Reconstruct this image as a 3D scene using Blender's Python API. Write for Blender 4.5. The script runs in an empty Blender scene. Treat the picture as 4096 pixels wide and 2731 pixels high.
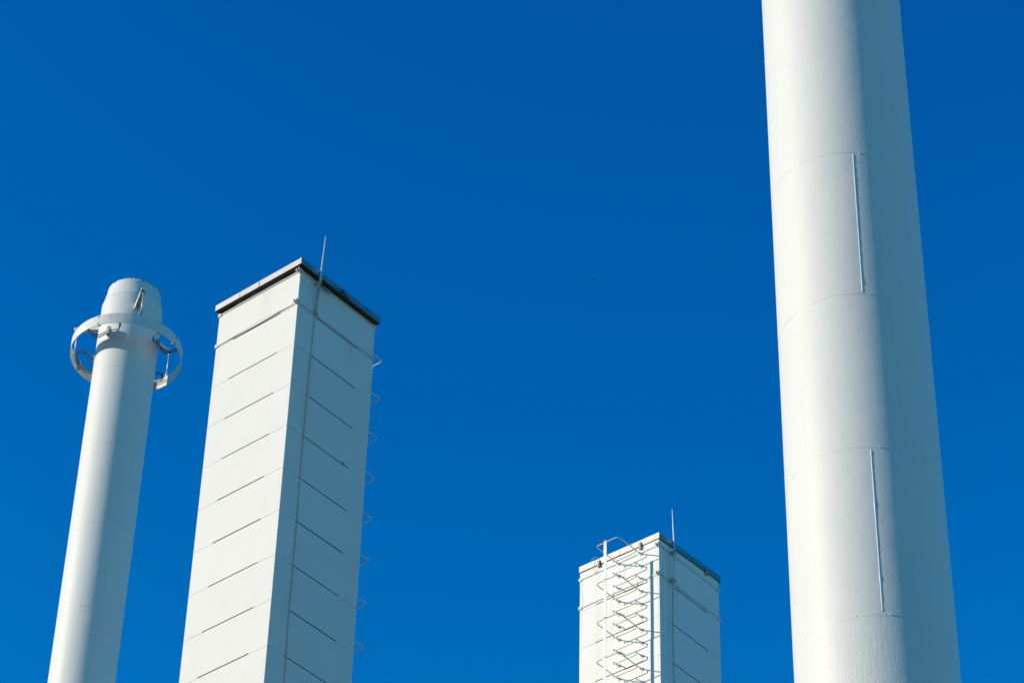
import bpy, math, random
from mathutils import Vector, Matrix
random.seed(7)
sc = bpy.context.scene
COL = sc.collection
R = math.radians

# ------------------------------------------------------------------ camera
PITCH, ROLL = 0.69885, 0.02755
fwd = Vector((0, math.cos(PITCH), math.sin(PITCH)))
rt0 = Vector((1, 0, 0)); up0 = Vector((0, -math.sin(PITCH), math.cos(PITCH)))
rt = rt0*math.cos(ROLL) + up0*math.sin(ROLL)
up = -rt0*math.sin(ROLL) + up0*math.cos(ROLL)
cd = bpy.data.cameras.new('camera'); cam = bpy.data.objects.new('camera', cd); COL.objects.link(cam)
cd.sensor_width = 36; cd.lens = 0.98833*12000*36/4096; cd.clip_end = 6000; cd.clip_start = 0.1
m = Matrix.Identity(4)
for i in range(3):
    m[i][0] = rt[i]; m[i][1] = up[i]; m[i][2] = -fwd[i]
m[2][3] = 1.7
cam.matrix_world = m
sc.camera = cam

# ------------------------------------------------------------------ light
SUN_AZ, SUN_EL = -102.3, 18.65          # clockwise from +Y
w = bpy.data.worlds.new('World'); sc.world = w; w.use_nodes = True
nt = w.node_tree; nt.nodes.clear()
sky = nt.nodes.new('ShaderNodeTexSky'); sky.sky_type = 'NISHITA'; sky.sun_disc = False
sky.sun_elevation = R(SUN_EL); sky.sun_rotation = R(SUN_AZ % 360)
sky.altitude = 0; sky.air_density = 1.3; sky.dust_density = 1.0; sky.ozone_density = 4.0
sp = nt.nodes.new('ShaderNodeSeparateColor'); cm = nt.nodes.new('ShaderNodeCombineColor')
nt.links.new(sky.outputs[0], sp.inputs[0])
SKYG = ((0.003, 1.0, 1.0), (0.615, 2.2, 2.8), (0.966, 1.6, 5.1))   # deep polarised blue, whole sky: gain, power and ceiling of each channel
for i, (k_, p_, t_) in enumerate(SKYG):
    mn = nt.nodes.new('ShaderNodeMath'); mn.operation = 'MINIMUM'; mn.inputs[1].default_value = t_
    pw = nt.nodes.new('ShaderNodeMath'); pw.operation = 'POWER'; pw.inputs[1].default_value = p_
    ml = nt.nodes.new('ShaderNodeMath'); ml.operation = 'MULTIPLY'; ml.inputs[1].default_value = k_
    nt.links.new(sp.outputs[i], pw.inputs[0]); nt.links.new(pw.outputs[0], ml.inputs[0]); nt.links.new(ml.outputs[0], mn.inputs[0]); nt.links.new(mn.outputs[0], cm.inputs[i])
bg = nt.nodes.new('ShaderNodeBackground'); bg.inputs[1].default_value = 0.12
wo = nt.nodes.new('ShaderNodeOutputWorld')
nt.links.new(cm.outputs[0], bg.inputs[0]); nt.links.new(bg.outputs[0], wo.inputs[0])
sl = bpy.data.lights.new('sun', 'SUN'); sl.energy = 4.25; sl.angle = R(0.53); sl.color = (1.0, 0.865, 0.735)
so = bpy.data.objects.new('sun', sl); COL.objects.link(so)
tosun = Vector((math.sin(R(SUN_AZ))*math.cos(R(SUN_EL)), math.cos(R(SUN_AZ))*math.cos(R(SUN_EL)), math.sin(R(SUN_EL))))
so.rotation_euler = (-tosun).to_track_quat('-Z', 'Y').to_euler()
so.location = (-60, -10, 60)
vs = sc.view_settings
vs.view_transform = 'Standard'; vs.look = 'None'; vs.exposure = 0.0; vs.gamma = 1.0; vs.use_curve_mapping = False

# ------------------------------------------------------------------ mesh helpers
class MB:
    def __init__(s): s.v = []; s.f = []; s.sm = []; s.cur = 0; s.mi = []; s.extra = None
    def face(s, *idx, smooth=False): s.f.append(tuple(idx)); s.sm.append(smooth); s.mi.append(s.cur)
    def quad(s, a, b, c, d):
        n = len(s.v); s.v += [tuple(a), tuple(b), tuple(c), tuple(d)]; s.face(n, n+1, n+2, n+3)
    def hexa(s, p):                        # 8 points: bottom 4 ccw, top 4 ccw
        n = len(s.v); s.v += [tuple(q) for q in p]
        for f in ((0,3,2,1),(4,5,6,7),(0,1,5,4),(1,2,6,5),(2,3,7,6),(3,0,4,7)):
            s.face(*[n+i for i in f])
    def box(s, lo, hi):
        x0,y0,z0 = lo; x1,y1,z1 = hi
        s.hexa([(x0,y0,z0),(x1,y0,z0),(x1,y1,z0),(x0,y1,z0),(x0,y0,z1),(x1,y0,z1),(x1,y1,z1),(x0,y1,z1)])
    def tube(s, path, r, seg=10, closed=False, cap=True, flat=None):
        P = [Vector(p) for p in path]; n = len(P)
        rr = r if isinstance(r, (list, tuple)) else [r]*n
        T = []
        for i in range(n):
            if closed: t = P[(i+1) % n]-P[i-1]
            else: t = P[min(i+1, n-1)]-P[max(i-1, 0)]
            T.append(t.normalized())
        a = Vector((0,0,1)) if abs(T[0].z) < .9 else Vector((1,0,0))
        N = (a - T[0]*a.dot(T[0])).normalized()
        base = len(s.v)
        for i in range(n):
            if i: 
                N = (N - T[i]*N.dot(T[i])).normalized()
            Bn = T[i].cross(N)
            for k in range(seg):
                an = 2*math.pi*k/seg
                s.v.append(tuple(P[i] + (N*math.cos(an) + Bn*math.sin(an))*rr[i]))
        m = n if closed else n-1
        for i in range(m):
            j = (i+1) % n
            for k in range(seg):
                l = (k+1) % seg
                s.face(base+i*seg+k, base+i*seg+l, base+j*seg+l, base+j*seg+k, smooth=True)
        if cap and not closed:
            s.face(*[base+k for k in range(seg)][::-1]); s.face(*[base+(n-1)*seg+k for k in range(seg)])
    def lathe(s, prof, seg=64, c=(0,0), smooth=True, close=False):
        base = len(s.v)
        for (r, z) in prof:
            for k in range(seg):
                a = 2*math.pi*k/seg; s.v.append((c[0]+r*math.cos(a), c[1]+r*math.sin(a), z))
        n = len(prof)
        for i in range(n if close else n-1):
            j = (i+1) % n
            for k in range(seg):
                l = (k+1) % seg
                s.face(base+i*seg+k, base+i*seg+l, base+j*seg+l, base+j*seg+k, smooth=smooth)
    def build(s, name, mat, parent=None):
        me = bpy.data.meshes.new(name); me.from_pydata(s.v, [], s.f); 
        me.polygons.foreach_set('use_smooth', s.sm); me.materials.append(mat)
        if s.extra: me.materials.append(s.extra); me.polygons.foreach_set('material_index', s.mi)
        me.update()
        o = bpy.data.objects.new(name, me); COL.objects.link(o)
        if parent: o.parent = parent
        return o

def fillet(pts, rad, n=6):
    P = [Vector(p) for p in pts]; out = [P[0]]
    for i in range(1, len(P)-1):
        r = rad[i-1] if isinstance(rad, (list, tuple)) else rad
        a = (P[i-1]-P[i]); b = (P[i+1]-P[i]); r2 = min(r, a.length*.5, b.length*.5)
        p0 = P[i]+a.normalized()*r2; p1 = P[i]+b.normalized()*r2
        for k in range(n+1):
            t = k/n; out.append(p0*(1-t)**2 + P[i]*2*t*(1-t) + p1*t*t)
    out.append(P[-1]); return out

def spline(pts, n=8):
    P = [Vector(p) for p in pts]; out = []
    for i in range(len(P)-1):
        p0 = P[max(i-1, 0)]; p1 = P[i]; p2 = P[i+1]; p3 = P[min(i+2, len(P)-1)]
        for k in range(n):
            t = k/n
            out.append(0.5*((2*p1)+(p2-p0)*t+(2*p0-5*p1+4*p2-p3)*t*t+(3*p1-p0-3*p2+p3)*t**3))
    out.append(P[-1]); return out

def thing(name, label, cat, loc=(0,0,0), rz=0, group=None):
    o = bpy.data.objects.new(name, None); COL.objects.link(o); o.location = loc; o.rotation_euler = (0,0,rz)
    o.empty_display_size = .3
    o['label'] = label; o['category'] = cat
    if group: o['group'] = group
    return o

# ------------------------------------------------------------------ materials
def newmat(name):
    mt = bpy.data.materials.new(name); mt.use_nodes = True
    t = mt.node_tree; return mt, t, t.nodes['Principled BSDF']
def N(t, kind, **kw):
    n = t.nodes.new(kind)
    for k, v in kw.items(): setattr(n, k, v)
    return n
def math_(t, op, a, b=None, c=None, clamp=False):
    n = N(t, 'ShaderNodeMath', operation=op); n.use_clamp = clamp
    for i, x in enumerate((a, b, c)):
        if x is None: continue
        if isinstance(x, (int, float)): n.inputs[i].default_value = x
        else: t.links.new(x, n.inputs[i])
    return n.outputs[0]
def noise(t, vec, scale, detail=3, rough=.5, sc3=None):
    if sc3:
        mp = N(t, 'ShaderNodeMapping'); mp.inputs['Scale'].default_value = sc3
        t.links.new(vec, mp.inputs[0]); vec = mp.outputs[0]
    n = N(t, 'ShaderNodeTexNoise'); n.inputs['Scale'].default_value = scale
    n.inputs['Detail'].default_value = detail; n.inputs['Roughness'].default_value = rough
    t.links.new(vec, n.inputs['Vector']); return n.outputs['Fac']
def ramp(t, fac, a, b, lo=0., hi=1.):
    n = N(t, 'ShaderNodeMapRange'); n.interpolation_type = 'SMOOTHSTEP'
    t.links.new(fac, n.inputs[0]); n.inputs[1].default_value = a; n.inputs[2].default_value = b
    n.inputs[3].default_value = lo; n.inputs[4].default_value = hi; return n.outputs[0]
def mix(t, fac, a, b):
    n = N(t, 'ShaderNodeMix', data_type='RGBA')
    if isinstance(fac, (int, float)): n.inputs[0].default_value = fac
    else: t.links.new(fac, n.inputs[0])
    for i, x in ((6, a), (7, b)):
        if isinstance(x, tuple): n.inputs[i].default_value = (*x, 1)
        else: t.links.new(x, n.inputs[i])
    return n.outputs[2]
def bump(t, bsdf, h, strength, dist):
    n = N(t, 'ShaderNodeBump'); n.inputs['Strength'].default_value = strength; n.inputs['Distance'].default_value = dist
    t.links.new(h, n.inputs['Height']); t.links.new(n.outputs[0], bsdf.inputs['Normal'])
def objco(t):
    c = N(t, 'ShaderNodeTexCoord').outputs['Object']; s = N(t, 'ShaderNodeSeparateXYZ'); t.links.new(c, s.inputs[0])
    return c, s.outputs[0], s.outputs[1], s.outputs[2]

def wall_mat(name, streaks, amount, joint0, base=(0.80, 0.80, 0.735)):
    """painted concrete; streaks = list of (axis, position, half width, z top, length, strength)"""
    mt, t, b = newmat(name)
    c, X, Y, Z = objco(t)
    big = noise(t, c, .9, 4, .6)
    col = mix(t, ramp(t, big, .35, .75, 0, .45), base, tuple(q*.94 for q in base))
    st = noise(t, c, 1.0, 4, .65, (9, 9, .55))               # rain streaks running down
    col = mix(t, ramp(t, st, .52, .78, 0, .5*amount), col, (0.60, 0.56, 0.44))
    fine = noise(t, c, 26, 3, .7)
    col = mix(t, ramp(t, fine, .66, .8, 0, .28), col, (0.55, 0.55, 0.52))
    # every precast ring a slightly different white
    zi = math_(t, 'FLOOR', math_(t, 'SUBTRACT', Z, joint0 % 1.0))
    wn = N(t, 'ShaderNodeTexWhiteNoise', noise_dimensions='1D'); t.links.new(zi, wn.inputs['W'])
    col = mix(t, ramp(t, wn.outputs['Value'], 0, 1, 0, .3), col, tuple(q*.92 for q in base))
    for (ax, pos, hw, zt, ln, s_) in streaks:
        ofs = math_(t, 'MULTIPLY', math_(t, 'SUBTRACT', noise(t, c, 2.2, 2), .5), .12)
        d = math_(t, 'ABSOLUTE', math_(t, 'ADD', math_(t, 'SUBTRACT', X if ax == 'x' else Y, pos), ofs))
        m1 = ramp(t, d, hw*.15, hw, 1, 0)
        dz = math_(t, 'SUBTRACT', zt, Z)
        m2 = math_(t, 'MULTIPLY', ramp(t, dz, 0, .03, 0, 1), ramp(t, dz, ln*.3, ln, 1, 0))
        other = Y if ax == 'x' else X
        m3 = ramp(t, other, .01, .03, 1, 0)                   # only on the near face
        mm = math_(t, 'MULTIPLY', math_(t, 'MULTIPLY', m1, m2), math_(t, 'MULTIPLY', m3, s_))
        brk = noise(t, c, 1, 3, .6, (30, 30, 3))
        mm = math_(t, 'MULTIPLY', mm, ramp(t, brk, .3, .6, .35, 1))
        col = mix(t, mm, col, (0.70, 0.55, 0.33))
    t.links.new(col, b.inputs['Base Color']); b.inputs['Roughness'].default_value = .7
    b.inputs['Specular IOR Level'].default_value = .3
    h = math_(t, 'ADD', noise(t, c, 55, 4, .7), math_(t, 'MULTIPLY', noise(t, c, 1, 3, .6, (40, 40, 5)), .8))
    bump(t, b, h, .5, .004)
    return mt

def paint_mat(name, zdrip=None, scale=26, bstr=.55, bdist=.004, rust_above=None, k=1.0):
    mt, t, b = newmat(name)
    c, X, Y, Z = objco(t)
    big = noise(t, c, .7, 4, .6)
    col = mix(t, ramp(t, big, .35, .75, 0, .5), (0.80*k, 0.80*k, 0.73*k), (0.76*k, 0.76*k, 0.70*k))
    spk = noise(t, c, 7, 2, .5)
    col = mix(t, ramp(t, spk, .77, .80, 0, .6), col, (0.45, 0.42, 0.36))
    st = noise(t, c, 1, 4, .6, (6, 6, .35))
    col = mix(t, ramp(t, st, .55, .8, 0, .35), col, (0.66, 0.64, 0.56))
    rough = .42
    if rust_above:
        rn = noise(t, c, 16, 4, .7)
        ro = math_(t, 'MULTIPLY', ramp(t, Z, rust_above-.035, rust_above, 0, 1), ramp(t, rn, .48, .6, 0, 1))
        col = mix(t, ro, col, (0.20, 0.085, 0.035))
    t.links.new(col, b.inputs['Base Color']); b.inputs['Roughness'].default_value = rough
    b.inputs['Specular IOR Level'].default_value = .35
    h = noise(t, c, scale, 4, .62)
    if zdrip is not None:
        dr = noise(t, c, 1, 4, .6, (30, 30, 3.2))
        f = ramp(t, Z, zdrip-.15, zdrip, 1, 0)
        h = math_(t, 'ADD', h, math_(t, 'MULTIPLY', math_(t, 'MULTIPLY', dr, f), 1.1))
    h = math_(t, 'ADD', h, math_(t, 'MULTIPLY', noise(t, c, 3.5, 2, .5), 2.2))
    bump(t, b, h, bstr, bdist)
    return mt

def simple_mat(name, col, rough=.5, metal=0., var=None, vs_=20, bumpd=0.001, zstretch=1.0, lo=.45, hi=.7):
    mt, t, b = newmat(name)
    c, X, Y, Z = objco(t)
    n = noise(t, c, vs_, 4, .6, (1, 1, zstretch))
    if var: t.links.new(mix(t, ramp(t, n, lo, hi, 0, 1), col, var), b.inputs['Base Color'])
    else: b.inputs['Base Color'].default_value = (*col, 1)
    b.inputs['Roughness'].default_value = rough; b.inputs['Metallic'].default_value = metal
    bump(t, b, n, .5, bumpd)
    return mt

M_wallA = wall_mat('painted_concrete', [('x', 1.56, .03, 39.40, .5, .8), ('x', .47, .16, 38.4, 3.2, .28), ('x', .50, .15, 34.0, 2.0, .22),
                                        ('y', 2.15, .12, 39.4, 1.3, .25), ('y', .9, .25, 40.25, 1.2, .16)], .2, 38.43157)
M_wallB = wall_mat('weathered_painted_concrete', [('y', 1.68, .13, 39.80, 4.5, .18), ('y', 1.30, .09, 39.0, 2.8, .2), ('y', 1.10, .07, 39.75, 2.2, .16),
                                        ('y', .05, .05, 39.8, 5.0, .3), ('y', 2.12, .05, 39.8, 2.0, .45), ('y', .95, .06, 39.75, .8, .3),
                                        ('x', .32, .14, 39.9, 5.0, .42), ('x', .60, .07, 39.0, 1.2, .3), ('x', .12, .06, 39.6, 4.0, .3)], .22, 38.98716, (0.875, 0.87, 0.81))
M_C = paint_mat('white_stack_paint', None, 36, .7, .004, rust_above=53.245)
M_D = paint_mat('thick_white_stack_paint', 21.7, 50, .8, .0034, k=.975)
M_weld = simple_mat('painted_weld', (0.76, 0.755, 0.73), .45, var=(0.60, 0.58, 0.52), vs_=9, bumpd=.002, lo=.62, hi=.8)
M_galv = simple_mat('galvanised_sheet', (0.30, 0.305, 0.315), .5, .97, var=(0.25, 0.253, 0.26), vs_=3.0, zstretch=.5, bumpd=.002)
M_galvB = simple_mat('weathered_sheet', (0.31, 0.31, 0.30), .5, .96, var=(0.22, 0.205, 0.19), vs_=3.2, zstretch=5, bumpd=.002, lo=.56, hi=.78)
M_soffit_shade = simple_mat('soffit_painted_shade', (0.035, 0.032, 0.03), .9)  # shade under the coping's overhang, put into a near-black colour
M_band = simple_mat('painted_steel_band', (0.70, 0.69, 0.65), .5, var=(0.42, 0.36, 0.27), vs_=9, lo=.58, hi=.75)
M_rod = simple_mat('aluminium_rod', (0.72, 0.71, 0.68), .35, .5, var=(0.60, 0.58, 0.54), vs_=14)
M_strap = simple_mat('dull_painted_strip', (0.50, 0.46, 0.38), .6, var=(0.34, 0.30, 0.24), vs_=6, zstretch=.3)
M_cable = simple_mat('grey_conductor_cable', (0.80, 0.64, 0.48), .6, var=(0.62, 0.49, 0.36), vs_=8)
M_black = simple_mat('dark_wire', (0.03, 0.03, 0.03), .5)
M_lad = simple_mat('painted_ladder_steel', (0.58, 0.63, 0.52), .55, var=(0.42, 0.42, 0.32), vs_=7, lo=.6, hi=.8)
M_disc = simple_mat('white_collar', (0.78, 0.77, 0.73), .5)
M_rope = simple_mat('wire_rope', (0.10, 0.10, 0.095), .45, .5, var=(0.25, 0.2, 0.13), vs_=25, lo=.5, hi=.75)
M_clamp = simple_mat('zinc_clamp', (0.42, 0.46, 0.46), .45, .5, var=(0.28, 0.31, 0.32), vs_=18)
M_bolt = simple_mat('dark_bolt', (0.06, 0.055, 0.05), .5, .3)
M_steel = simple_mat('stainless_rod', (0.80, 0.76, 0.70), .45, .5, var=(0.35, 0.25, 0.15), vs_=12, lo=.6, hi=.8)
M_edge = simple_mat('ring_paint', (0.78, 0.775, 0.74), .45, var=(0.70, 0.66, 0.55), vs_=3)
M_bird = simple_mat('dark_feathers', (0.02, 0.02, 0.02), .7)

def rust_bar_mat():
    mt, t, b = newmat('white_bar_with_rust')
    c, X, Y, Z = objco(t)
    # rust bleeds down from every hoop (hoops one metre apart, top one 0.02 below the bar's top)
    fr = math_(t, 'FRACT', math_(t, 'SUBTRACT', 39.80+.03+40, Z))
    g = ramp(t, fr, .0, .42, 1, 0)
    side = math_(t, 'ABSOLUTE', math_(t, 'SUBTRACT', Y, .842))
    e = ramp(t, side, .018, .040, .55, 1)
    n = noise(t, c, 1, 4, .65, (22, 22, 4))
    top = ramp(t, Z, 37.0, 39.6, .55, 1.0)
    mk = math_(t, 'MULTIPLY', math_(t, 'MULTIPLY', g, e), math_(t, 'MULTIPLY', ramp(t, n, .38, .6, 0, 1), top))
    col = mix(t, mk, (0.80, 0.79, 0.75), (0.62, 0.33, 0.10))
    hot = math_(t, 'MULTIPLY', ramp(t, fr, 0, .07, 1, 0), ramp(t, n, .42, .55, 0, .9))
    col = mix(t, hot, col, (0.42, 0.15, 0.04))
    t.links.new(col, b.inputs['Base Color']); b.inputs['Roughness'].default_value = .5
    return mt
M_bar = rust_bar_mat()

M_joint = simple_mat('dark_open_joint', (0.05, 0.048, 0.045), .9)

# ------------------------------------------------------------------ ground
g = MB(); g.quad((-900, -700, 0), (900, -700, 0), (900, 1100, 0), (-900, 1100, 0))
mt, t, b = newmat('yard_paving')
c, X, Y, Z = objco(t)
asph = mix(t, ramp(t, noise(t, c, .05, 5, .6), .35, .7), (0.085, 0.083, 0.08), (0.12, 0.115, 0.105))
asph = mix(t, ramp(t, noise(t, c, 6, 4, .7), .5, .7, 0, .5), asph, (0.16, 0.15, 0.14))
pale = mix(t, ramp(t, noise(t, c, .08, 5, .6), .35, .7), (0.40, 0.36, 0.30), (0.33, 0.30, 0.26))
col = mix(t, ramp(t, X, 13.6, 13.8), asph, pale)          # asphalt yard; unseen paler part on the right added to bounce light into shaded sides
t.links.new(col, b.inputs['Base Color']); b.inputs['Roughness'].default_value = .95
gd = g.build('ground', mt); gd['kind'] = 'structure'

# ------------------------------------------------------------------ square precast chimney
# local frame: origin at the near corner; x runs along the right (shaded) face, y along the left (sunlit) face.
def shaft(wx, wy, joint0, ztop, gaps):
    mb = MB(); GAP = .006; D = .07; NH = .0165; mb.extra = M_joint
    mb.cur = 1; mb.box((D, D, 0), (wx-D, wy-D, ztop-.02)); mb.cur = 0               # inner liner behind the joints
    zs = [ztop]; z = joint0
    while z > 0: zs.append(z); z -= 1.0
    zs.append(0)
    rnd = random.Random(3)
    for i in range(len(zs)-1):
        z1 = zs[i] - (GAP if i else 0); z0 = zs[i+1]
        if z1 - z0 < .05: continue
        if z0 == 0: mb.box((0, 0, 0), (wx, wy, z1)); continue
        ch = .006
        jx = [rnd.uniform(-.0018, .0018) for _ in range(2)]
        # each face drawn as (point from (u, depth, z)) functions; the open joint is a notch in the foot of the ring
        faces = [(lambda u, d, z: (u, d, z), wx, gaps['x']), (lambda u, d, z: (wx-d, u, z), wy, gaps['y']),
                 (lambda u, d, z: (wx-u, wy-d, z), wx, gaps['x']), (lambda u, d, z: (d, wy-u, z), wy, (wy-gaps['y'][1], wy-gaps['y'][0]))]
        for P, W, (a, bb) in faces:
            a2 = a + rnd.uniform(-.02, .03); b2 = bb + rnd.uniform(-.035, .02)
            zn = z0 + NH*rnd.uniform(.85, 1.15)
            c_ = .007                                        # arris
            mb.quad(P(c_, 0, zn), P(W-c_, 0, zn), P(W-c_, 0, z1), P(c_, 0, z1))
            mb.quad(P(c_, 0, z0), P(a2, 0, z0), P(a2, 0, zn), P(c_, 0, zn))
            mb.quad(P(b2, 0, z0), P(W-c_, 0, z0), P(W-c_, 0, zn), P(b2, 0, zn))
            mb.cur = 1
            mb.quad(P(a2, 0, zn), P(b2, 0, zn), P(b2, D, zn), P(a2, D, zn))
            mb.quad(P(a2, 0, z0), P(a2, D, z0), P(a2, D, zn), P(a2, 0, zn))
            mb.quad(P(b2, 0, z0), P(b2, D, z0), P(b2, D, zn), P(b2, 0, zn))
            mb.cur = 0
            mb.quad(P(W-c_, 0, z0), P(W, c_, z0), P(W, c_, z1), P(W-c_, 0, z1))   # small chamfer at the corner
            mb.quad(P(c_, 0, z0), P(a2, 0, z0), P(a2, D, z0), P(D, D, z0))
            mb.quad(P(b2, 0, z0), P(W-c_, 0, z0), P(W-D, D, z0), P(b2, D, z0))
            mb.cur = 1; mb.quad(P(c_, .004, z1), P(W-c_, .004, z1), P(W-D, D, z1), P(D, D, z1)); mb.cur = 0; mb.quad(P(c_, 0, z1), P(W-c_, 0, z1), P(W-c_, .004, z1), P(c_, .004, z1))
    return mb

def ladder(root, face, s0, s1, ztop, nh, zbar_bottom, bar=(.80, .88)):
    """face(s, d, z) -> local point; d is the distance out from the wall"""
    def F(l): return [face(*p) for p in l]
    mb = MB()
    lo, hi = min(bar), max(bar)
    def seg(a, b_, zt, zb):
        p = [face(a, .823, zb), face(b_, .823, zb), face(b_, .831, zb), face(a, .831, zb)]
        q = [face(a, .823, zt), face(b_, .823, zt), face(b_, .831, zt), face(a, .831, zt)]
        mb.hexa(p+q)
    seg(lo, hi, ztop+.035, ztop-2.0); seg(lo+.012, hi+.014, ztop-2.004, ztop-4.0); seg(lo+.008, hi+.010, ztop-4.004, zbar_bottom)
    cb = mb.build('cage_bar', M_bar, root)
    for k in range(min(nh, 5)):
        for s_ in (lo+.02, hi-.02):
            hb = MB(); hb.tube([face(s_, .825, ztop-k), face(s_, .838, ztop-k)], .007, 6)
            hb.build('bolt', simple_bolt, cb)
    def collar(s, z, parent):
        c_ = MB()
        c_.tube(F([(s, .001, z), (s, .014, z)]), .055, 20)
        c_.tube(F([(s, .009, z), (s, .035, z), (s, .070, z), (s, .085, z)]), [.026, .025, .019, .013], 10)
        return c_.build('wall_collar', M_disc, parent)
    for k in range(nh):
        z = ztop-k
        h = MB(); h.tube(fillet(F([(s0, 0, z), (s0, .81, z), (s1, .81, z), (s1, 0, z)]), .10, 8), .0118, 10)
        ho = h.build('cage_hoop', M_lad, root)
        collar(s0, z, ho); collar(s1, z, ho)
        for j in range(3):
            zr = z-j/3
            a, b_, dr = .195, .0115, .070
            rb = MB()
            if j == 0:
                pts = [(s0, a, zr), (s0, a, zr-dr), (s1, a, zr-dr), (s1, a, zr)]
                rb.tube(fillet(F(pts), [.05, .05], 7), b_, 10)
                ro = rb.build('ladder_rung', M_lad, root)
            else:
                pts = [(s0, 0, zr), (s0, a, zr), (s0, a, zr-dr), (s1, a, zr-dr), (s1, a, zr), (s1, 0, zr)]
                rb.tube(fillet(F(pts), [.03, .05, .05, .03], 7), b_, 10)
                ro = rb.build('ladder_rung', M_lad, root)
                collar(s0, zr, ro); collar(s1, zr, ro)
simple_bolt = simple_mat('rusty_bolt', (0.24, 0.12, 0.06), .6, .2, var=(0.55, 0.5, 0.45), vs_=30)

def band(root, wx, wy, z, h=.034, bulge=None, extra=None):
    """steel tension band round the shaft with bolted end brackets at the near corner"""
    mb = MB(); e = .009; th = .009
    def strip(P, W):
        n = 16
        for i in range(n):
            a = W*i/n; b_ = W*(i+1)/n
            o = lambda u: (bulge*math.sin(math.pi*min(max((u/W-.08)/.84, 0), 1))**1.3 if bulge and P is PL else 0)
            oa, ob = o(a), o(b_)
            mb.hexa([P(a, -e-oa, z-h/2), P(b_, -e-ob, z-h/2), P(b_, -e-th-ob, z-h/2), P(a, -e-th-oa, z-h/2),
                     P(a, -e-oa, z+h/2), P(b_, -e-ob, z+h/2), P(b_, -e-th-ob, z+h/2), P(a, -e-th-oa, z+h/2)])
    PR = lambda u, d, zz: (u, d, zz)
    PL = lambda u, d, zz: (d, u, zz)
    PR2 = lambda u, d, zz: (u, wy-d, zz)
    PL2 = lambda u, d, zz: (wx-d, u, zz)
    strip(PR, wx); strip(PL, wy); strip(PR2, wx); strip(PL2, wy)
    bo = mb.build('tension_band', M_band, root)
    for (x, y, sx, sy) in ((0, 0, -1, -1), (0, wy, -1, 1), (wx, 0, 1, -1)):
        k = MB()
        # angle cleat hugging the corner, a lug and its draw bolt
        x0, y0 = x+sx*.014, y+sy*.014
        k.box((min(x0, x0+sx*.008), min(y-sy*.07, y0), z-.04), (max(x0, x0+sx*.008), max(y-sy*.07, y0), z+.04))
        k.box((min(x-sx*.07, x0), min(y0, y0+sy*.008), z-.04), (max(x-sx*.07, x0), max(y0, y0+sy*.008), z+.04))
        if (x, y) == (0, 0):
            k.box((-.085, .035, z-.03), (-.022, .048, z+.05)); k.tube([(-.055, -.03, z+.012), (-.055, .09, z+.012)], .008, 8)
            k.box((-.085, -.034, z-.03), (-.022, -.022, z+.03))
        k.build('corner_cleat', M_band, bo)
    return bo

def cap(root, wx, wy, zlo, zhi, out, mat, tilt=(0, 0, 0, 0), seams=(), far=(0, 0)):
    """sheet-metal coping: sloping corners allowed; open flue recess on top"""
    def ring(e, z, i=None):
        t_ = tilt
        fx, fy = (far if e > 0 else (e, e))             # the far edges stand out less than the near ones
        return [(-e, -e, z+t_[0]), (wx+fx, -e, z+t_[1]), (wx+fx, wy+fy, z+t_[2]), (-e, wy+fy, z+t_[3])]
    mb = MB(); base = 0
    rings = [ring(-.02, zlo), ring(out, zlo), ring(out, zhi), ring(-.25, zhi+.012), ring(-.25, zhi-.12)]
    for r_ in rings: mb.v += r_
    for i in range(len(rings)-1):
        for k in range(4):
            l = (k+1) % 4
            mb.face(i*4+k, i*4+l, (i+1)*4+l, (i+1)*4+k)
    mb.face(16, 17, 18, 19)
    co = mb.build('parapet', mat, root)
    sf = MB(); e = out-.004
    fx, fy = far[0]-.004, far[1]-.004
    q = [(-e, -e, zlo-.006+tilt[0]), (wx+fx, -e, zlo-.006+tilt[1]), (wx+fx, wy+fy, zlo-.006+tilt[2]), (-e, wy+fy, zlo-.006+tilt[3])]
    sf.hexa(q+[(x, y, z+.004) for x, y, z in q]); sf.build('soffit_shade', M_soffit_shade, co)  # dark plate under the coping, painted as its shade
    for (ax, u, wd) in seams:
        s_ = MB(); 
        tz = (tilt[0]*(1-u/wx)+tilt[1]*u/wx) if ax == 'x' else (tilt[0]*(1-u/wy)+tilt[3]*u/wy)
        e = out
        if ax == 'x': s_.box((u-wd, -e-.006, zlo+tz-.004), (u+wd, -e+.002, zhi+tz+.004))
        else: s_.box((-e-.006, u-wd, zlo+tz-.004), (-e+.002, u+wd, zhi+tz+.004))
        s_.build('cover_strip', M_strap if wd > .01 else mat, co)
    return co

def clip(root, ax, u, z0, z1, out):
    mb = MB()
    if ax == 'y':
        mb.box((-out-.022, u-.026, z0), (-out-.008, u+.026, z1)); mb.box((-out-.022, u-.02, z0), (0, u+.02, z0+.012))
        mb.box((-out-.034, u-.034, z0), (-out-.020, u-.027, z1)); mb.tube([(-out-.036, u, z0+.05), (0, u, z0+.05)], .011, 8)
    else:
        mb.box((u-.026, -out-.022, z0), (u+.026, -out-.008, z1)); mb.box((u-.02, -out-.022, z0), (u+.02, 0, z0+.012))
        mb.box((u+.02, -out-.034, z0), (u+.027, -out-.020, z1)); mb.tube([(u, -out-.036, z0+.05), (u, 0, z0+.05)], .011, 8)
    return mb.build('parapet_clip', M_strap, root)

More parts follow.
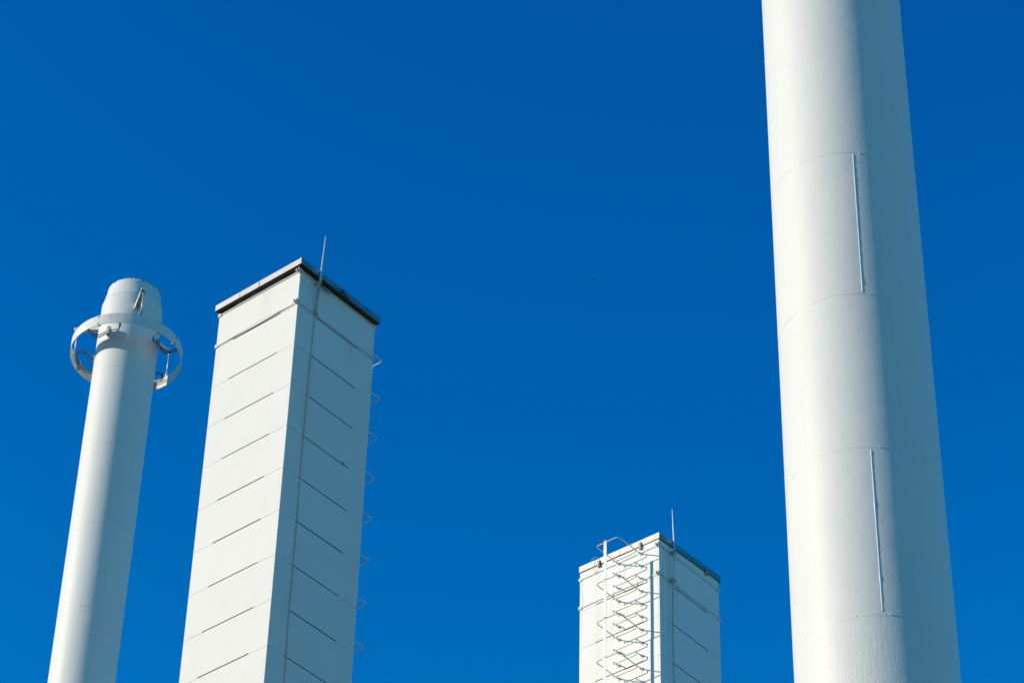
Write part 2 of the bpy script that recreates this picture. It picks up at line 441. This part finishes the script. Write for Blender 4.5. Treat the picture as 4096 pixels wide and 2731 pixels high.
# ---- larger tower on the left
AX, AY, AYAW, AWL, AWR = -4.20446, 43.94697, .8607, 2.22368, 2.21071
A = thing('square_chimney', 'larger square white chimney with overhanging metal parapet, beside the slim round stack', 'chimney', (AX, AY, 0), AYAW, 'square panelled chimneys')
zA = 39.4316
shaft(AWR, AWL, zA, 40.37, {'x': (.50, 1.74), 'y': (.47, 1.745)}).build('shaft', M_wallA, A)
cap(A, AWR, AWL, 40.352, 40.500, .122, M_galv, seams=[('y', 1.025, .014), ('y', 1.557, .002)], far=(.008, .008))
band(A, AWR, AWL, 40.300)
band(A, AWR, AWL, 39.490, .04, bulge=.035)
# lightning rod in front of the coping, flat strip and cable below it
rod = MB()
rod.tube([(.395, -.165, 40.16), (.406, -.168, 40.45), (.427, -.17, 40.95), (.446, -.17, 41.41), (.447, -.17, 41.455)], [.021, .021, .018, .015, .004], 10)
rod.tube([(.399, -.167, 40.26), (.401, -.167, 40.32)], .029, 8)
ro = rod.build('lightning_rod', M_rod, A)
br = MB(); br.box((.375, -.165, 40.19), (.43, 0, 40.205)); br.box((.365, -.19, 40.15), (.43, -.14, 40.19)); br.build('rod_bracket', M_strap, ro)
st = MB(); st.hexa([(.465, -.036, 39.50), (.508, -.036, 39.50), (.508, -.022, 39.50), (.465, -.022, 39.50),
                    (.362, -.150, 40.17), (.425, -.150, 40.17), (.425, -.135, 40.17), (.362, -.135, 40.17)])
st.build('conductor_strip', M_strap, A)
cb = MB()
cps = [(.487, -.02, 39.52), (.478, -.022, 39.1), (.474, -.018, 38.8), (.470, -.014, 38.43), (.465, -.018, 38.0), (.461, -.014, 37.6), (.453, -.012, 37.1), (.449, -.016, 36.64), (.447, -.014, 35.9),
       (.455, -.012, 35.3), (.460, -.012, 34.9), (.469, -.012, 34.4), (.464, -.014, 33.85), (.466, -.012, 33.4), (.463, -.012, 32.4), (.476, -.014, 31.43), (.49, -.012, 30.9), (.50, -.012, 24), (.50, -.012, 12), (.50, -.012, .2)]
cb.tube(spline(cps, 5), .0115, 8)
ca = cb.build('conductor_cable', M_cable, A)
for z in (39.50, 38.435, 37.43, 36.43, 35.43, 34.43, 33.43, 32.43, 31.43):
    k = MB(); x = .474 if z > 38 else (.455 if z > 35 else .465)
    if z > 39: k.box((x-.035, -.045, z-.035), (x+.045, 0, z+.03)); k.tube([(x-.06, -.05, z+.02), (x+.07, -.05, z-.02)], .012, 8)
    else: k.box((x-.028, -.020, z-.012), (x+.026, 0, z+.012))
    k.build('cable_clip', M_strap, ca)
# loose wires and a torn flap of flashing under the shaded coping
wr = MB()
wr.tube(spline([(.41, -.15, 40.20), (.56, -.10, 40.17), (.66, -.13, 40.22), (.75, -.11, 40.27), (.88, -.14, 40.36), (1.0, -.15, 40.41), (1.10, -.14, 40.43)], 6), .006, 6)
wr.tube(spline([(.41, -.15, 40.18), (.55, -.05, 40.20), (.63, -.08, 40.16), (.70, -.05, 40.24), (.78, -.03, 40.22), (.86, -.03, 40.30)], 6), .005, 6)
wr.tube(spline([(.43, -.1, 40.2), (.60, -.04, 40.27), (.66, -.06, 40.21), (.74, -.09, 40.19)], 6), .007, 6)
wr.build('loose_wire', M_black, A)
fl = MB(); fl.hexa([(.98, -.132, 40.352), (1.30, -.132, 40.352), (1.30, -.127, 40.352), (.98, -.127, 40.352),
                    (1.06, -.142, 40.41), (1.22, -.138, 40.39), (1.22, -.133, 40.39), (1.06, -.137, 40.41)])
fl.tube(spline([(1.04, -.15, 40.42), (1.08, -.16, 40.44), (1.11, -.15, 40.43), (1.10, -.14, 40.40)], 5), .011, 6)
fl.build('torn_flashing', M_bolt, A)
tg = MB(); tg.box((1.50, -.06, 36.42), (1.56, 0, 36.436)); tg.build('drip_tab', M_strap, A)
# thin loose sealant lip hanging under the sunlit coping
sg = MB(); sg.tube(spline([(-.006, .45, 40.348), (-.02, .8, 40.345), (-.012, 1.0, 40.33), (-.03, 1.25, 40.33), (-.02, 1.5, 40.31), (-.035, 1.62, 40.33), (-.01, 1.8, 40.345)], 5), .006, 6)
sg.build('sealant_lip', M_band, A)
ladder(A, lambda s, d, z: (AWR+d, s, z), .505, 1.12, 40.215, 11, 29.0)

# ---- smaller-looking tower on the right, farther off
BX, BY, BYAW, BWL, BWR = 3.31463, 52.08765, .86825, 2.18951, 2.19494
Bt = thing('square_chimney', 'square white chimney with caged rung ladder casting shadows on its rust-streaked sunlit face', 'chimney', (BX, BY, 0), BYAW, 'square panelled chimneys')
zB = 38.987
shaft(BWR, BWL, zB, 39.99, {'x': (.49, 1.72), 'y': (.45, 1.735)}).build('shaft', M_wallB, Bt)
cap(Bt, BWR, BWL, 39.995, 40.150, .020, M_galvB, tilt=(0, .098, .13, .032), seams=[('y', 1.08, .004), ('x', 1.2, .004)], far=(.06, .006))
wd = MB(); q = .005
wd.hexa([(q, q, 39.97), (BWR-q, q, 39.97), (BWR-q, BWL-q, 39.97), (q, BWL-q, 39.97), (q, q, 40.0), (BWR-q, q, 40.09), (BWR-q, BWL-q, 40.12), (q, BWL-q, 40.025)])
wd.build('mortar_bed', M_wallB, Bt)
band(Bt, BWR, BWL, 39.826)
band(Bt, BWR, BWL, 39.072)
clip(Bt, 'y', .497, 39.905, 40.09, .022); clip(Bt, 'y', 1.640, 39.935, 40.11, .022); clip(Bt, 'x', 1.695, 39.965, 40.145, .022)
for ax, u in (('y', .60), ('y', 1.27), ('x', .70), ('x', 1.64)):
    k = MB()
    if ax == 'y': k.box((-.022, u-.010, 38.975), (-.014, u+.010, 39.12))
    else: k.box((u-.010, -.022, 38.975), (u+.010, -.014, 39.12))
    k.build('band_tie', M_band, Bt)
rod = MB()
rod.tube([(.388, -.085, 38.98), (.412, -.085, 39.45), (.434, -.085, 39.80), (.432, -.09, 40.11), (.410, -.09, 40.48), (.391, -.09, 40.94), (.389, -.09, 41.0)], [.020, .020, .020, .020, .018, .015, .004], 10)
rod.tube([(.434, -.087, 39.90), (.434, -.088, 39.96)], .026, 8)
ro = rod.build('lightning_rod', M_rod, Bt)
for z, x in ((39.826, .434), (39.072, .400)):
    k = MB(); k.box((x-.06, -.10, z-.02), (x+.06, -.014, z+.02)); k.tube([(x-.06, -.105, z+.03), (x+.07, -.105, z-.015)], .012, 8); k.build('rod_bracket', M_strap, ro)
cb = MB()
cb.tube(spline([(.42, -.05, 39.04), (.470, -.02, 38.9), (.456, -.012, 38.5), (.448, -.012, 38.0), (.447, -.012, 37.5), (.456, -.012, 36.95), (.46, -.012, 36.4), (.46, -.012, 30), (.46, -.012, 15), (.46, -.012, .2)], 5), .011, 8)
ca = cb.build('conductor_cable', M_cable, Bt)
for z in (37.97, 36.97, 35.97):
    k = MB(); k.box((.42, -.02, z-.012), (.47, 0, z+.012)); k.build('cable_clip', M_strap, ca)
wl = MB()
wl.tube(spline([(-.03, 1.62, 40.15), (-.07, 1.70, 40.20), (-.08, 1.80, 40.16), (-.06, 1.80, 40.05), (-.05, 1.78, 39.93), (-.04, 1.76, 39.84), (-.02, 1.70, 39.82), (-.02, 1.66, 39.83)], 6), .005, 6)
wl.tube(spline([(-.03, 1.66, 40.12), (-.05, 1.69, 40.02), (-.05, 1.71, 39.90), (-.03, 1.70, 39.83)], 6), .004, 6)
wl.build('loose_wire', M_cable, Bt)
ladder(Bt, lambda s, d, z: (-d, s, z), .495, 1.108, 39.80, 10, 29.5)

# ------------------------------------------------------------------ round steel stacks
def pol(c, r, az, z): a = R(az); return (c[0]+r*math.cos(a), c[1]+r*math.sin(a), z)

def bead(name, c, r, az, z0, z1, rad, parent, drift=0):
    mb = MB(); n = int((z1-z0)/.035); pts = []; rr = []
    rnd = random.Random(hash((round(az*10), round(z0*10))) & 0xffff)
    lump = 0
    for i in range(n+1):
        z = z0+(z1-z0)*i/n; a = az+drift*i/n + .06*math.sin(i*.7)*rnd.random()
        pts.append(pol(c, r-rad*.30, a, z))
        lump = lump*.6 + (rnd.uniform(.3, .9) if rnd.random() < .07 else 0)
        rr.append(rad*(1+.12*rnd.uniform(-1, 1)+.45*lump))
    mb.tube(pts, rr, 8)
    return mb.build(name, M_weld, parent)

def ring_seam(c, r, z, rad, parent):
    mb = MB(); n = 240; pts = []; rr = []
    rnd = random.Random(int(z*100)); lump = 0
    for i in range(n):
        a = 360*i/n; pts.append(pol(c, r-.001, a, z+.0025*math.sin(i*.31)))
        lump = lump*.5 + (rnd.uniform(.5, 1.6) if rnd.random() < .05 else 0)
        rr.append(rad*(1+.2*rnd.uniform(-1, 1)+lump*.5))
    mb.tube(pts, rr, 6, closed=True)
    return mb.build('weld_seam', M_weld, parent)

# slim stack on the left
C = (-10.09695, 59.89878)
SC = thing('round_chimney', 'slim round white stack with narrowed rusty-rimmed top carrying a suspended ring', 'chimney', (C[0], C[1], 0), 0, 'round steel chimneys')
O = (0, 0)
lv = [50.183-2.5*k for k in range(20)]
prof = [(.802, 0)]
rnd = random.Random(5)
for z in reversed(lv):
    if z < .1: continue
    ra, rb_ = .8018+rnd.uniform(-.0006, .0003), .8024+rnd.uniform(-.0003, .0006)
    prof += [(ra, z-.03), (ra, z-.004), (rb_, z+.004), (rb_, z+.03)]
prof = [p for p in prof if p[1] < 52.69] 
prof += [(.8025, 52.60), (.8015, 52.66), (.796, 52.71), (.785, 52.76), (.728, 53.05), (.713, 53.105), (.708, 53.13), (.707, 53.16), (.707, 53.268), (.695, 53.268), (.695, 52.0)]
s_ = MB(); s_.lathe(prof, 160); s_.build('shaft', M_C, SC)
ring_seam(O, .709, 53.122, .005, SC); ring_seam(O, .800, 52.702, .004, SC)
for z in lv[:8]: ring_seam(O, .802, z, .0035, SC)
bead('weld_seam', O, .802, -68.5, 50.20, 52.66, .006, SC); bead('weld_seam', O, .707, -69.9, 53.0, 53.1, .010, SC)
bead('weld_seam', O, .802, -70.3, 45.2, 47.66, .006, SC); bead('weld_seam', O, .802, -71.5, 40.2, 42.66, .006, SC)
rb = MB()
for az in (-84, -46, 140): rb.box((.70*math.cos(R(az))-.012, .70*math.sin(R(az))-.012, 53.25), (.70*math.cos(R(az))+.012, .70*math.sin(R(az))+.012, 53.285))
rb.build('rim_bolt', simple_bolt, SC)
# three cantilever brackets that carry the hanging ring
for az in (-72.5, 168.8, 48.3):
    rad = Vector((math.cos(R(az)), math.sin(R(az)), 0)); tan = Vector((-rad.y, rad.x, 0))
    def bp(r_, t_, z): v = rad*r_ + tan*t_; return (v.x, v.y, z)
    mb = MB()
    w1, w0 = .042, .065
    # U-shaped channel, deeper at the wall than at the tip: two side cheeks and a web on top
    for sgn in (-1, 1):
        mb.hexa([bp(.78, sgn*w0, 52.13), bp(.78, sgn*(w0-.010), 52.13), bp(1.54, sgn*(w1-.010), 52.24), bp(1.54, sgn*w1, 52.24),
                 bp(.78, sgn*w0, 52.30), bp(.78, sgn*(w0-.010), 52.30), bp(1.54, sgn*(w1-.010), 52.30), bp(1.54, sgn*w1, 52.30)])
    mb.hexa([bp(.78, -w0+.011, 52.288), bp(.78, w0-.011, 52.288), bp(1.50, w1-.011, 52.288), bp(1.50, -w1+.011, 52.288),
             bp(.78, -w0+.011, 52.297), bp(.78, w0-.011, 52.297), bp(1.50, w1-.011, 52.297), bp(1.50, -w1+.011, 52.297)])
    bo = mb.build('hanger_bracket', M_edge, SC)
    pn = MB(); pn.tube([bp(1.456, -w1-.02, 52.235), bp(1.456, w1+.02, 52.235)], .016, 10); pn.build('bracket_pin', M_bolt, bo)
# damper posts on the chimney wall
CLAZ = (-115, -24, 66, 157)
for az in CLAZ:
    rad = Vector((math.cos(R(az)), math.sin(R(az)), 0)); tan = Vector((-rad.y, rad.x, 0))
    def bp(r_, t_, z): v = rad*r_ + tan*t_; return (v.x, v.y, z)
    mb = MB(); mb.hexa([bp(.79, -.05, 51.17), bp(.79, .05, 51.17), bp(.90, .05, 51.17), bp(.90, -.05, 51.17), bp(.79, -.05, 51.36), bp(.79, .05, 51.36), bp(.90, .05, 51.36), bp(.90, -.05, 51.36)])
    mb.build('damper_post', M_edge, SC)

# hanging ring (swings on its rods: a thing of its own)
RD = thing('damper_ring', 'white steel ring hanging on three rods around the top of the slim round stack', 'ring', (C[0], C[1], 51.09))
Z0 = 51.09
rg = MB(); rp_ = [(1.440, 0), (1.456, 0), (1.456, .325), (1.440, .325)]
for i in range(4): rg.lathe([rp_[i], rp_[(i+1) % 4]], 160)
rgo = rg.build('ring_band', M_edge, RD)
for az in (-71.3, 168.3, 49.2):
    rad = Vector((math.cos(R(az)), math.sin(R(az)), 0)); tan = Vector((-rad.y, rad.x, 0))
    def bp(r_, t_, z): v = rad*r_ + tan*t_; return (v.x, v.y, z-Z0)
    mb = MB(); mb.tube([bp(1.449, 0, 51.53), bp(1.455, 0, 52.15)], .0135, 10)
    hr = mb.build('hanger_rod', M_steel, RD)
    e = MB()
    for zc, rr_ in ((51.495, .042), (52.20, .024)):
        e.tube([bp(1.452, rr_*math.cos(a*math.pi/8), zc+rr_*math.sin(a*math.pi/8)) for a in range(16)], .013, 8, closed=True)
    e.tube([bp(1.452, 0, 52.08), bp(1.452, 0, 52.15)], .022, 8); e.tube([bp(1.452, 0, 51.53), bp(1.452, 0, 51.58)], .020, 8)
    e.build('eye_nut', M_clamp, hr)
    h = MB(); h.hexa([bp(1.43, -.022, 51.36), bp(1.43, .022, 51.36), bp(1.442, .022, 51.36), bp(1.442, -.022, 51.36),
                      bp(1.43, -.022, 51.47), bp(1.43, .022, 51.47), bp(1.442, .022, 51.47), bp(1.442, -.022, 51.47)])
    h.tube([bp(1.425, 0, 51.47), bp(1.475, 0, 51.47)], .013, 8)
    h.build('hook_plate', M_clamp, hr)
def clampbar(r0, r1_, az, zc, hgt, parent):
    rad = Vector((math.cos(R(az)), math.sin(R(az)), 0)); tan = Vector((-rad.y, rad.x, 0))
    def bp(r_, t_, z): v = rad*r_ + tan*t_; return (v.x, v.y, z-Z0)
    mb = MB()
    rm = (r0+r1_)/2
    for a, b_ in ((r0, rm-.003), (rm+.003, r1_)):
        mb.hexa([bp(a, -.038, zc-hgt/2), bp(a, .038, zc-hgt/2), bp(b_, .038, zc-hgt/2), bp(b_, -.038, zc-hgt/2),
                 bp(a, -.038, zc+hgt/2), bp(a, .038, zc+hgt/2), bp(b_, .038, zc+hgt/2), bp(b_, -.038, zc+hgt/2)])
    o = mb.build('rope_clamp', M_clamp, parent)
    bb = MB()
    for q in (-.36, -.02, .34):
        bb.tube([bp(r0-.012, 0, zc+q*hgt), bp(r1_+.012, 0, zc+q*hgt)], .013, 6)
    bb.build('bolt', M_bolt, o)
for az in CLAZ:
    clampbar(.905, .975, az, 51.30, .29, RD)
    clampbar(1.365, 1.438, az, 51.255, .27, RD)
    rad = Vector((math.cos(R(az)), math.sin(R(az)), 0)); tan = Vector((-rad.y, rad.x, 0))
    ob = MB()
    for z in (51.36, 51.145): 
        v = rad*1.452; v2 = rad*1.472; ob.tube([(v.x, v.y, z-Z0), (v2.x, v2.y, z-Z0)], .015, 6)
    ob.build('bolt', M_bolt, rgo)
    rnd = random.Random(int(az)+500)
    for zi in (51.335, 51.265):
        L1 = .54*rnd.uniform(.95, 1.05); L2 = .54*rnd.uniform(.95, 1.05); sag = rnd.uniform(-.09, -.06)
        pts = []
        for k in range(48):
            a = 2*math.pi*k/48
            ca_, sa = math.cos(a), math.sin(a)
            ex = .8
            t_ = (L1 if ca_ > 0 else L2)*math.copysign(abs(ca_)**ex, ca_)
            r_ = 1.17 + .231*math.copysign(abs(sa)**ex, sa)
            dd = t_/1.25
            ang = R(az) + dd*.72
            rr_ = r_ + .05*0
            pts.append((rr_*math.cos(ang)-math.sin(ang)*t_*.12, rr_*math.sin(ang)+math.cos(ang)*t_*.12, zi + (sag*abs(2*ca_*sa) if sa < 0 else 0) - Z0 + .02*ca_))
        rp = MB(); rp.tube(pts, .0145, 8, closed=True)
        rp.build('wire_rope', M_rope, RD)

# thick stack on the right
Dc = (4.47991, 29.6794)
SD = thing('round_chimney', 'thick round white stack with raised vertical weld beads, its top out of view', 'chimney', (Dc[0], Dc[1], 0), 0, 'round steel chimneys')
prof = [(.991, 0)]; rnd = random.Random(11)
zs = [29.27+2.5*k for k in range(-11, 1)]+[32.95, 35.45, 37.95, 40.45]
for z in zs:
    a, b_ = .9885+rnd.uniform(-.0005, .0005), .9895+rnd.uniform(-.0003, .0008)
    prof += [(a, z-.03), (a, z-.006), (b_, z+.006), (b_, z+.03)]
prof += [(.989, 43.6), (.975, 43.6), (.975, 40)]
s_ = MB(); s_.lathe(prof, 200); s_.build('shaft', M_D, SD)
for z in zs: ring_seam(O, .9896, z, .0023, SD)
bead('weld_bead', O, .989, -89.6, 26.80, 29.24, .0095, SD, .4); bead('weld_bead', O, .989, -91.8, 21.82, 24.23, .0098, SD, 0)
bead('weld_bead', O, .989, 88, 24.3, 26.7, .0115, SD); bead('weld_bead', O, .989, 92, 29.3, 31.7, .0115, SD)
chip = MB(); p = pol(O, .989, -88, 26.76)
for (az, z, r_) in ((-84.3, 29.262, .013), (-113, 29.262, .008), (-84, 26.775, .010), (-82, 26.77, .008), (-104, 26.77, .009), (-85, 24.28, .011), (-110, 21.78, .010), (-86.5, 21.78, .013), (-85, 21.785, .010), (-83.5, 21.78, .010)):
    x, y, zz = pol(O, .988, az, z); chip.lathe([(0.0005, zz-r_), (r_*.7, zz-r_*.7), (r_, zz), (r_*.7, zz+r_*.7), (.0005, zz+r_)], 10, c=(x, y))
chip.build('weld_spatter', M_weld, SD)

# ------------------------------------------------------------------ a far bird
d = Vector((0.0269, 0.7512, 0.6596)); pos = d*190 + Vector((0, 0, 1.7))
BD = thing('bird', 'tiny dark bird high in the open sky above the square chimneys', 'bird', pos, R(70))
bm_ = MB()
bm_.tube([(-.10, 0, -.012), (-.07, 0, -.004), (-.02, 0, 0), (.04, 0, .004), (.075, 0, .012), (.10, 0, .014), (.115, 0, .012)], [.004, .018, .032, .030, .018, .018, .003], 12)
bd = bm_.build('body', M_bird, BD)
for s_ in (-1, 1):
    wg = MB()
    wg.hexa([(-.025, s_*.02, -.004), (.05, s_*.02, -.004), (.03, s_*.08, -.030), (-.02, s_*.08, -.032), (-.025, s_*.02, .004), (.05, s_*.02, .004), (.03, s_*.08, -.024), (-.02, s_*.08, -.027)])
    wg.hexa([(-.02, s_*.08, -.032), (.03, s_*.08, -.030), (-.03, s_*.13, -.085), (-.04, s_*.125, -.085), (-.02, s_*.08, -.027), (.03, s_*.08, -.024), (-.03, s_*.13, -.081), (-.04, s_*.125, -.081)])
    wg.build('wing', M_bird, BD)
